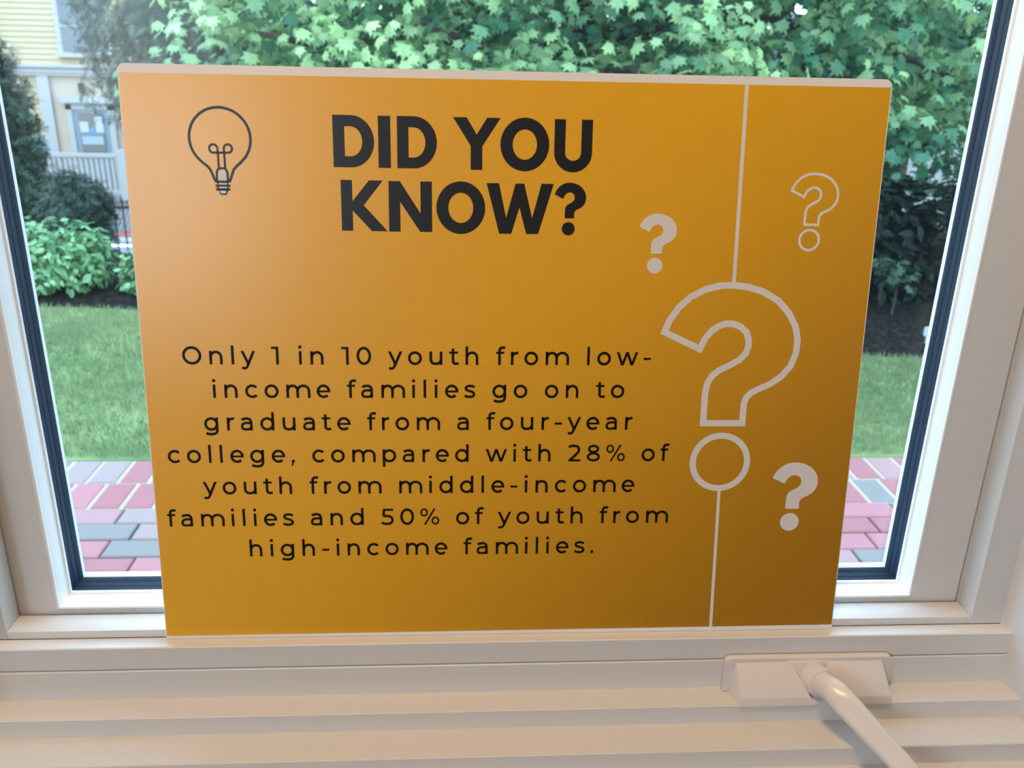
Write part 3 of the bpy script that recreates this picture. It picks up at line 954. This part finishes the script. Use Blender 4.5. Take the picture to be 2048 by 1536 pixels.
def leaf_mesh(name, mat, parent, pos, nrm, tang, size, tint, T, F):
    """one mesh of leaves: template T laid along tang with normal nrm"""
    pos, nrm, tang = np.asarray(pos), np.asarray(nrm), np.asarray(tang)
    nrm = nrm / np.linalg.norm(nrm, axis=1, keepdims=True)
    tang = tang - nrm * (tang * nrm).sum(1, keepdims=True)
    tang = tang / np.maximum(np.linalg.norm(tang, axis=1, keepdims=True), 1e-6)
    bx = np.cross(tang, nrm)
    N, nv = len(pos), len(T)
    V = pos[:, None, :] + size[:, None, None] * (T[None, :, 0, None] * bx[:, None, :] + T[None, :, 1, None] * tang[:, None, :] + T[None, :, 2, None] * nrm[:, None, :])
    V = V.reshape(-1, 3) - np.array(parent_offset(parent) * 0 if parent else (0, 0, 0))
    loops = np.concatenate([np.array(f) for f in F])
    cnt = np.array([len(f) for f in F])
    LI = (np.arange(N)[:, None] * nv + loops[None, :]).ravel()
    LS = np.tile(cnt, N)
    st_ = np.concatenate([[0], np.cumsum(LS)[:-1]])
    me = bpy.data.meshes.new(name)
    me.vertices.add(len(V))
    me.vertices.foreach_set('co', V.ravel())
    me.loops.add(len(LI))
    me.loops.foreach_set('vertex_index', LI.astype(np.int32))
    me.polygons.add(len(LS))
    me.polygons.foreach_set('loop_start', st_.astype(np.int32))
    me.update(calc_edges=True)
    at = me.attributes.new('tint', 'FLOAT', 'FACE')
    at.data.foreach_set('value', np.repeat(tint, len(F)).astype(np.float32))
    me.validate()
    return link(name, me, mat, parent)


def rnd_dir(n):
    v = RNG.normal(size=(n, 3))
    return v / np.linalg.norm(v, axis=1, keepdims=True)


def ellipsoid_leaves(name, mat, parent, blobs, n, size, T, F, up=0.4, droop=0.2, shell=0.45, tint=(0.2, 0.9), lim=None):
    """leaves filling ellipsoid blobs [(centre, radii)], denser near the skin"""
    vol = np.array([b[1][0] * b[1][1] * b[1][2] for b in blobs]) ** 0.75
    pick = RNG.choice(len(blobs), n, p=vol / vol.sum())
    d = rnd_dir(n)
    rad = 1 - shell * RNG.random(n) ** 1.6
    C_ = np.array([b[0] for b in blobs])[pick]
    R_ = np.array([b[1] for b in blobs])[pick]
    wob = 1 + 0.16 * np.sin(d[:, 0] * 7 + pick) * np.sin(d[:, 2] * 6 + 1.7 * pick) * np.sin(d[:, 1] * 5)
    pos = C_ + d * R_ * (rad * wob)[:, None]
    if lim is not None:
        k = lim(pos)
        pos, d, pick = pos[k], d[k], pick[k]
        n = len(pos)
    nrm = d * 0.8 + rnd_dir(n) * 0.6 + np.array([0, 0, up])
    tang = d * 0.7 + rnd_dir(n) * 0.6 - np.array([0, 0, droop])
    sz = size * RNG.uniform(0.65, 1.25, n)
    tn = np.clip(RNG.uniform(tint[0], tint[1], n), 0, 1)
    return leaf_mesh(name, mat, parent, pos, nrm, tang, sz, tn, T, F)


# grass (uncountable)
ng = 70000
gx = RNG.uniform(-3.6, 3.9, ng)
ylim = np.interp(gx, BX, BY)
gy = YL + 0.005 + (ylim - YL - 0.01) * RNG.random(ng)
gp = np.c_[gx, gy, np.full(ng, GZ - 0.002)]
gn = np.c_[RNG.normal(0, 1, ng), RNG.normal(0, 1, ng), np.full(ng, 0.15)]
gt = np.c_[RNG.normal(0, 0.45, ng), RNG.normal(0, 0.45, ng), np.ones(ng)]
patch = 0.5 + 0.5 * np.sin(gx * 2.1 + 0.6 * np.sin(gy * 3)) * np.sin(gy * 3.7 + gx)
T_BL = np.array([(-0.06, 0, 0), (0.06, 0, 0), (0.05, 0.55, 0.06), (0, 1, 0.22), (-0.05, 0.55, 0.06)], float)
g = leaf_mesh('grass', GRASSM, None, gp, gn, gt, RNG.uniform(0.022, 0.042, ng), np.clip(0.25 + 0.5 * patch * RNG.random(ng) + 0.25 * RNG.random(ng), 0, 1), T_BL, [(0, 1, 2, 3, 4)])
tag(g, 'short green grass covering the lawn behind the brick path', 'grass', kind='stuff')

# ---- maple tree spanning the top of the view
mp_ = thing('maple_tree', (0.9, 6.3, GZ), 'broad maple with bright lobed leaves hanging across the top of view', 'tree')
MB().tube([(0.9, 6.3, GZ - 0.05), (0.92, 6.3, -0.4), (0.85, 6.25, 0.4), (0.8, 6.2, 1.4), (0.75, 6.2, 2.6)], [0.19, 0.15, 0.135, 0.12, 0.07], 14).build('trunk', BARK, mp_)
BRS = [[(0.85, 6.25, 0.2), (0.3, 5.7, 0.36), (-0.3, 5.1, 0.56), (-0.75, 5.0, 0.42), (-1.2, 4.9, 0.5)], [(0.85, 6.25, 0.5), (1.6, 5.6, 0.7), (2.4, 5.2, 0.6), (3.0, 5.0, 0.35)],
       [(0.82, 6.22, 0.9), (0.2, 5.6, 1.1), (-0.8, 5.3, 1.2), (-1.5, 5.1, 1.0)], [(0.8, 6.2, 1.2), (1.5, 5.6, 1.3), (2.6, 5.3, 1.2), (3.4, 5.2, 0.9)], [(0.85, 6.25, 0.1), (0.9, 5.5, 0.3), (1.0, 4.9, 0.35), (1.1, 4.6, 0.25)],
       [(-0.3, 5.1, 0.56), (-0.12, 4.95, 0.52), (0.1, 4.85, 0.45)]]
for b in BRS:
    MB().tube(b, [0.045 * (1 - 0.8 * i / (len(b) - 1)) + 0.006 for i in range(len(b))], 8).build('branch', BARK, mp_)
# leaf clusters along the crown's near side
cl = []
while len(cl) < 350:
    x = random.uniform(-1.95, 3.9)
    yv = random.uniform(4.5, 6.6)
    zl = np.interp(x, [-1.95, -1.5, 0.0, 2.0, 2.6, 3.0, 3.4, 3.9], [0.35, 0.15, 0.05, 0.02, -0.12, -0.24, -0.12, 0.1])
    zv = zl + 0.12 + (2.1 - zl) * random.random() ** 1.5
    xl = np.interp(zv, [0.2, 0.7, 1.5, 2.2], [-1.6, -1.62, -1.5, -1.0])
    if x < xl:
        continue
    cl.append((x, yv, zv, random.random()))
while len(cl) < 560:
    cl.append((random.uniform(-1.4, 4.6), random.uniform(6.5, 7.6), random.uniform(0.05, 2.2), 0.3 * random.random()))  # back clusters coloured darker to suggest shaded depth
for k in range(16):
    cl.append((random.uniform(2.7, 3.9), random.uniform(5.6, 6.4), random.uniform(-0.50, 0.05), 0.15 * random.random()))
pos, nrm, tang, tn = [], [], [], []
for (x, yv, zv, t) in cl:
    k = random.randint(44, 64)
    sd = np.array([RNG.normal(0, 0.15, k), RNG.normal(0, 0.14, k), RNG.normal(0, 0.085, k)]).T
    p = np.array([x, yv, zv]) + sd
    p[:, 2] -= 0.9 * (sd[:, 0] ** 2 + sd[:, 1] ** 2)
    pos.append(p)
    nrm.append(np.c_[sd[:, 0] * 2.2, sd[:, 1] * 2.2 - 0.38, np.full(k, 0.62)] + RNG.normal(0, 0.28, (k, 3)))
    tang.append(np.c_[sd[:, 0] * 3, sd[:, 1] * 3 - 0.35, np.full(k, -0.55)] + RNG.normal(0, 0.32, (k, 3)))
    tn.append(np.clip(0.02 + 0.70 * t ** 1.4 + RNG.normal(0, 0.09, k) + sd[:, 2] * 1.6, 0, 1))  # light from above put into the colour: higher leaves lighter
pos, nrm, tang, tn = map(np.concatenate, (pos, nrm, tang, tn))
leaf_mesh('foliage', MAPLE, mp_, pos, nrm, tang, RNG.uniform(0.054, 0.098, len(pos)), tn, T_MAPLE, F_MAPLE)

# ---- conifers on the left
cf = thing('hemlock_tree', (-2.5, 9.1, -1.5), 'large dark conifer with drooping branches beside the yellow house', 'tree')
MB().tube([(-2.5, 9.1, -1.9), (-2.5, 9.1, 0.5), (-2.5, 9.1, 4.2)], [0.14, 0.11, 0.02], 10).build('trunk', BARK, cf)
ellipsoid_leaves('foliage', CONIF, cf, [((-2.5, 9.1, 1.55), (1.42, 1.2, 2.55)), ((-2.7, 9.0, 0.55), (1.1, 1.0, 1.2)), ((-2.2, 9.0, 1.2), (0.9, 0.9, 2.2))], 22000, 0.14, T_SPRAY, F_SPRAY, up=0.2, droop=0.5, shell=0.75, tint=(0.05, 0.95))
yc = thing('arborvitae', (-4.2, 8.2, -1.4), 'tall thin dark evergreen at the left window edge', 'tree')
MB().tube([(-4.2, 8.2, -1.75), (-4.25, 8.2, 0.0), (-4.24, 8.2, 0.35)], [0.06, 0.03, 0.006], 8).build('trunk', BARK, yc)
ellipsoid_leaves('foliage', CONIF, yc, [((-4.33, 8.2, -0.55), (0.32, 0.34, 0.95)), ((-4.3, 8.2, 0.05), (0.20, 0.22, 0.5)), ((-4.14, 8.2, -0.35), (0.13, 0.16, 0.42)), ((-4.2, 8.2, -1.0), (0.24, 0.3, 0.45))], 2600, 0.13, T_SPRAY, F_SPRAY, up=0.3, droop=-0.5, shell=0.7, tint=(0.0, 0.85))
ym = thing('yew_shrub', (-3.5, 7.5, -1.4), 'dark rounded yew behind the light green bush', 'shrub')
MB().tube([(-3.5, 7.5, -1.55), (-3.5, 7.5, -1.0)], [0.05, 0.03], 8).build('stem', BARK, ym)
ellipsoid_leaves('foliage', YEWM, ym, [((-3.5, 7.5, -1.02), (0.30, 0.28, 0.40)), ((-3.52, 7.5, -0.78), (0.17, 0.17, 0.17)), ((-3.28, 7.5, -0.95), (0.14, 0.16, 0.26)), ((-3.5, 7.5, -1.3), (0.33, 0.3, 0.3))], 3000, 0.10, T_SPRAY, F_SPRAY, up=0.4, droop=0.0, shell=0.8, tint=(0.0, 0.9))
gb = thing('green_bush', (-2.58, 5.02, GZ), 'light green leafy bush at the edge of the lawn', 'shrub')
for s_ in range(5):
    a = s_ * 1.256
    MB().tube([(-2.58, 5.02, GZ - 0.02), (-2.58 + 0.12 * math.cos(a), 5.02 + 0.1 * math.sin(a), -0.92), (-2.58 + 0.24 * math.cos(a), 5.02 + 0.2 * math.sin(a), -0.78)], [0.014, 0.010, 0.004], 6).build('stem', BARK, gb)
ellipsoid_leaves('foliage', BUSHM, gb, [((-2.62, 5.0, -0.82), (0.33, 0.28, 0.22)), ((-2.82, 4.95, -0.83), (0.20, 0.2, 0.2)), ((-2.40, 4.98, -0.80), (0.17, 0.18, 0.18)), ((-2.6, 4.95, -0.92), (0.38, 0.28, 0.12)), ((-2.86, 4.92, -0.98), (0.16, 0.16, 0.1))], 2300, 0.062, T_LEAF, F_LEAF, up=0.7, droop=0.1, shell=0.7, tint=(0.1, 1.0),
                 lim=lambda p: p[:, 2] > GZ + 0.02)
sb = thing('small_bush', (-2.02, 4.92, GZ), 'small light green bush beside the sign edge', 'shrub')
MB().tube([(-2.02, 4.92, GZ - 0.02), (-2.02, 4.92, -0.9)], [0.012, 0.006], 6).build('stem', BARK, sb)
ellipsoid_leaves('foliage', BUSHM, sb, [((-2.0, 4.92, -0.90), (0.16, 0.16, 0.14)), ((-2.10, 4.9, -0.98), (0.08, 0.08, 0.05))], 500, 0.055, T_LEAF, F_LEAF, up=0.7, droop=0.1, shell=0.8, tint=(0.2, 1.0))
# bushes behind the sign, along the bed
for i, (x, yv, rx, rz) in enumerate(((-1.1, 5.0, 0.42, 0.30), (0.1, 4.95, 0.45, 0.34), (0.98, 4.75, 0.40, 0.36))):
    o = thing('dark_shrub', (x, yv, GZ), ('dark shrub behind the left half of the orange sign', 'dark shrub behind the middle of the orange sign', 'dark shrub behind the right half of the orange sign')[i], 'shrub', 'shrubs hidden behind the sign')
    MB().tube([(x, yv, GZ - 0.02), (x, yv, GZ + 0.3)], [0.03, 0.02], 8).build('stem', BARK, o)
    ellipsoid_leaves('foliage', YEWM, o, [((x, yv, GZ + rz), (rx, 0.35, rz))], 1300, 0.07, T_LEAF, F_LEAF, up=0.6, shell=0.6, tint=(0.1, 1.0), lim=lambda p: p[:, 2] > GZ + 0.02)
# dark evergreens behind the maple
for i, (x, yv, rx, zt) in enumerate(((0.05, 9.6, 0.9, 3.4), (2.35, 9.2, 0.86, 3.2), (4.75, 9.0, 0.86, 3.2), (7.1, 8.8, 0.86, 3.0))):
    o = thing('background_evergreen', (x, yv, -1.9), ('dark evergreen behind the left side of the maple', 'dark evergreen behind the middle of the maple', 'dark evergreen behind the right side of the maple', 'dark evergreen beyond the right window edge')[i], 'tree', 'dark evergreens behind the maple')
    zc = (zt - 0.1) / 2
    MB().tube([(x, yv, -2.2), (x, yv, 0.5), (x, yv, zt)], [0.16, 0.11, 0.02], 8).build('trunk', BARK, o)
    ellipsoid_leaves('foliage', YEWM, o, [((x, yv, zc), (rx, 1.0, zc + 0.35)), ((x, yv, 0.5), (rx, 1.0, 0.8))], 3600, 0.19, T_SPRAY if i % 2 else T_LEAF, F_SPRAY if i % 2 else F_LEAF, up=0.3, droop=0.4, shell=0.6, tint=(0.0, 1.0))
# dark hedge on the right, behind the lawn
hg = thing('dark_hedge', (3.0, 4.95, GZ), 'very dark dense hedge behind the lawn on the right', 'hedge')
for x in (2.3, 2.75, 3.2, 3.65):
    MB().tube([(x, 5.0, GZ - 0.03), (x + 0.03, 5.0, -0.7), (x - 0.02, 5.0, -0.4)], [0.035, 0.028, 0.015], 8).build('stem', BARK, hg)
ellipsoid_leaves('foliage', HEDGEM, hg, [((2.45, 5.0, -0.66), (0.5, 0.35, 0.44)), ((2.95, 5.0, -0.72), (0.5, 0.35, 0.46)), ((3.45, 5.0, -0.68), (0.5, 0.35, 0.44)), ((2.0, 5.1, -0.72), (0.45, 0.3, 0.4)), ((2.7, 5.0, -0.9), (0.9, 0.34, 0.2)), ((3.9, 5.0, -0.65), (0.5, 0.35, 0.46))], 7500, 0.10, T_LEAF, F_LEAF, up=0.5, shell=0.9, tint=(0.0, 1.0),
                 lim=lambda p: p[:, 2] > GZ + 0.0)
hl = thing('small_maple_shoot', (2.62, 4.45, GZ), 'small green sapling in front of the dark hedge', 'plant')
MB().tube([(2.62, 4.45, GZ - 0.02), (2.63, 4.45, -0.8)], [0.006, 0.004], 6).build('stem', BARK, hl)
ellipsoid_leaves('foliage', CONIF, hl, [((2.63, 4.45, -0.78), (0.13, 0.1, 0.09)), ((2.5, 4.45, -0.70), (0.07, 0.07, 0.06))], 60, 0.065, T_MAPLE, F_MAPLE, up=0.6, shell=0.9, tint=(0.1, 0.7))
gl_ = thing('garden_marker', (2.555, 3.9, GZ), 'small white marker stake at the edge of the dark hedge', 'garden stake')
MB().box((2.551, 3.897, GZ - 0.02), (2.559, 3.903, -0.97)).build('stake', GREYM, gl_)
MB().prism_y(round_rect(2.533, 2.577, -1.0, -0.945, 0.012), 3.894, 3.900).build('plate', PAPER, gl_)

# ------------------------------------------------------------------ iron fence
fn = thing('iron_fence', (-5.3, 13.4, -2.9), 'black iron picket fence along the street', 'fence')
MB().box((-10.3, 13.385, -1.95), (-1.0, 13.415, -1.91)).build('rail', DARKM, fn)
MB().box((-10.3, 13.385, -2.80), (-1.0, 13.415, -2.76)).build('rail', DARKM, fn)
for i in range(69):
    x = -10.23 + 0.134 * i
    MB().tube([(x, 13.4, -2.92), (x, 13.4, -1.86), (x, 13.4, -1.84), (x, 13.4, -1.80), (x, 13.4, -1.76)], [0.012, 0.012, 0.022, 0.018, 0.002], 6).build('picket', DARKM, fn)

# ------------------------------------------------------------------ street sign seen from behind
sg = thing('street_sign', (-5.74, 12.0, -2.6), 'grey back of a sign on a post beside the tall evergreen', 'sign')
MB().tube([(-5.76, 12.0, -2.75), (-5.74, 12.0, -0.72)], 0.035, 10).build('post', GREYM, sg)
MB().prism_y(round_rect(-5.86, -5.60, -1.01, -0.77, 0.02), 11.935, 11.96).build('panel', GREYM, sg)

# ------------------------------------------------------------------ yellow house
HY = 21.0
hs = thing('yellow_house', (-9.0, HY, -3.66), 'pale yellow clapboard house with white trim and a porch', 'house')


def HB(name, mat, x0, x1, z0, z1, y0, y1, parent=hs, bevel=0.0):
    return MB().box((x0, y0, z0), (x1, y1, z1)).build(name, mat, parent, bevel)


HB('wall', YCLAP, -16, -4.5, -3.62, 5.0, HY + 0.05, HY + 5)
cb = MB()
z = -3.2
while z < 4.8:
    x1 = -9.6 if z < -0.05 else -4.5
    cb.prism_x([(HY + 0.05, z), (HY + 0.018, z), (HY + 0.040, z + 0.118), (HY + 0.05, z + 0.118)], -16, x1)
    z += 0.118
cb.build('clapboards', YCLAP, hs)
HB('porch_wall', PEACH, -9.36, -4.5, -2.8, -0.24, HY + 0.02, HY + 0.05)
HB('pilaster', HTRIM, -9.62, -9.36, -2.8, -0.24, HY - 0.06, HY + 0.05)
fz = HB('frieze', HTRIM, -10.6, -4.5, -0.24, -0.02, HY - 0.08, HY + 0.05)
HB('moulding', HTRIM, -10.65, -4.5, -0.06, 0.0, HY - 0.16, HY - 0.08, fz)
HB('moulding', HTRIM, -10.6, -4.5, -0.17, -0.14, HY - 0.12, HY - 0.08, fz)
# upper window
uw = HB('window', HTRIM, -9.04, -7.86, 0.20, 2.2, HY - 0.05, HY + 0.05)
HB('pane', HGLASS, -8.92, -7.98, 0.28, 0.80, HY - 0.075, HY - 0.05, uw)
HB('pane', HGLASS, -8.92, -7.98, 0.85, 2.1, HY - 0.075, HY - 0.05, uw)
HB('window_sill', HTRIM, -9.08, -7.82, 0.16, 0.22, HY - 0.13, HY + 0.0, uw)
# door with crown moulding
dr = HB('door', DOORP, -8.93, -8.13, -2.8, -0.97, HY - 0.06, HY + 0.02)
HB('door_casing', HTRIM, -9.06, -8.93, -2.8, -0.86, HY - 0.09, HY + 0.02, dr)
HB('door_casing', HTRIM, -8.13, -8.00, -2.8, -0.86, HY - 0.09, HY + 0.02, dr)
HB('door_casing', HTRIM, -9.06, -8.00, -0.97, -0.82, HY - 0.09, HY + 0.02, dr)
MB().prism_y([(-9.10, -0.82), (-7.96, -0.82), (-7.92, -0.70), (-7.88, -0.66), (-9.20, -0.66), (-9.15, -0.70)], HY - 0.18, HY + 0.02).build('door_crown', HTRIM, dr)
HB('door_pane', DOORG, -8.80, -8.26, -1.90, -1.04, HY - 0.085, HY - 0.06, dr)
HB('mid_rail', DOORP, -8.80, -8.26, -1.53, -1.49, HY - 0.095, HY - 0.06, dr)
HB('notice', PAPER, -8.79, -8.60, -1.47, -1.23, HY - 0.092, HY - 0.086, dr)
HB('notice', PAPER, -8.44, -8.26, -1.47, -1.12, HY - 0.092, HY - 0.086, dr)
HB('notice', BLUEP, -8.57, -8.47, -1.47, -1.37, HY - 0.092, HY - 0.086, dr)
HB('notice', GREYM, -8.78, -8.30, -1.74, -1.55, HY - 0.092, HY - 0.086, dr)
# porch
HB('porch_floor', HTRIM, -9.7, -4.5, -2.86, -2.76, 19.75, HY + 0.02)
lt = MB()
lt.box((-9.7, 19.86, -3.58), (-4.5, 19.88, -2.86))
lt.build('lattice_skirt', HTRIM, hs)
lz = MB()
for k in range(60):
    x = -9.7 + k * 0.085
    lz.add([(x, 19.84, -3.55), (x + 0.04, 19.84, -3.55), (x + 0.34, 19.84, -2.87), (x + 0.30, 19.84, -2.87), (x, 19.86, -3.55), (x + 0.04, 19.86, -3.55), (x + 0.34, 19.86, -2.87), (x + 0.30, 19.86, -2.87)],
           [(0, 1, 2, 3), (4, 7, 6, 5), (0, 4, 5, 1), (1, 5, 6, 2), (2, 6, 7, 3), (3, 7, 4, 0)])
lz.build('lattice', GREYM, hs)
rl_ = HB('porch_railing', HTRIM, -9.45, -4.5, -1.88, -1.80, 19.60, 19.72)
HB('bottom_rail', HTRIM, -9.45, -4.5, -2.66, -2.60, 19.62, 19.70, rl_)
for k in range(44):
    x = -9.40 + 0.112 * k
    HB('baluster', HTRIM, x, x + 0.062, -2.62, -1.86, 19.63, 19.69, rl_)
HB('porch_post', HTRIM, -7.55, -7.33, -2.8, -1.72, 19.56, 19.78)
HB('porch_post', HTRIM, -9.62, -9.42, -2.8, -1.72, 19.56, 19.78)
ln = thing('wall_lantern', (-8.62, HY - 0.02, -0.65), 'black wall lantern above the yellow house door', 'lantern')
MB().box((-8.67, HY - 0.18, -0.60), (-8.57, HY - 0.06, -0.42)).build('lantern_body', DARKM, ln)
MB().add([(-8.69, HY - 0.20, -0.42), (-8.55, HY - 0.20, -0.42), (-8.55, HY - 0.04, -0.42), (-8.69, HY - 0.04, -0.42), (-8.62, HY - 0.12, -0.36)], [(0, 1, 4), (1, 2, 4), (2, 3, 4), (3, 0, 4), (3, 2, 1, 0)]).build('lantern_cap', DARKM, ln)
MB().box((-8.64, HY - 0.07, -0.62), (-8.60, HY + 0.02, -0.48)).build('bracket', DARKM, ln)

# ------------------------------------------------------------------ pale house on the right, glimpsed through the leaves
wh = thing('white_house', (8.6, 15.5, -3.2), 'white house with red roof edge glimpsed over the dark hedge', 'house')
MB().box((6.6, 15.5, -3.3), (12.5, 20, -0.3)).build('wall', HTRIM, wh)
MB().prism_x([(15.3, -0.34), (15.3, -0.24), (17.75, 1.3), (20.2, -0.24), (20.2, -0.34)], 6.3, 12.8).build('roof', ROOFG, wh)
MB().add([(6.9, 15.44, -0.86), (7.9, 15.44, -1.38), (7.9, 15.44, -1.24), (6.9, 15.44, -0.72), (6.9, 15.1, -0.86), (7.9, 15.1, -1.38), (7.9, 15.1, -1.24), (6.9, 15.1, -0.72)],
         [(0, 1, 2, 3), (7, 6, 5, 4), (0, 4, 5, 1), (1, 5, 6, 2), (2, 6, 7, 3), (3, 7, 4, 0)]).build('porch_roof', ROOFR, wh)
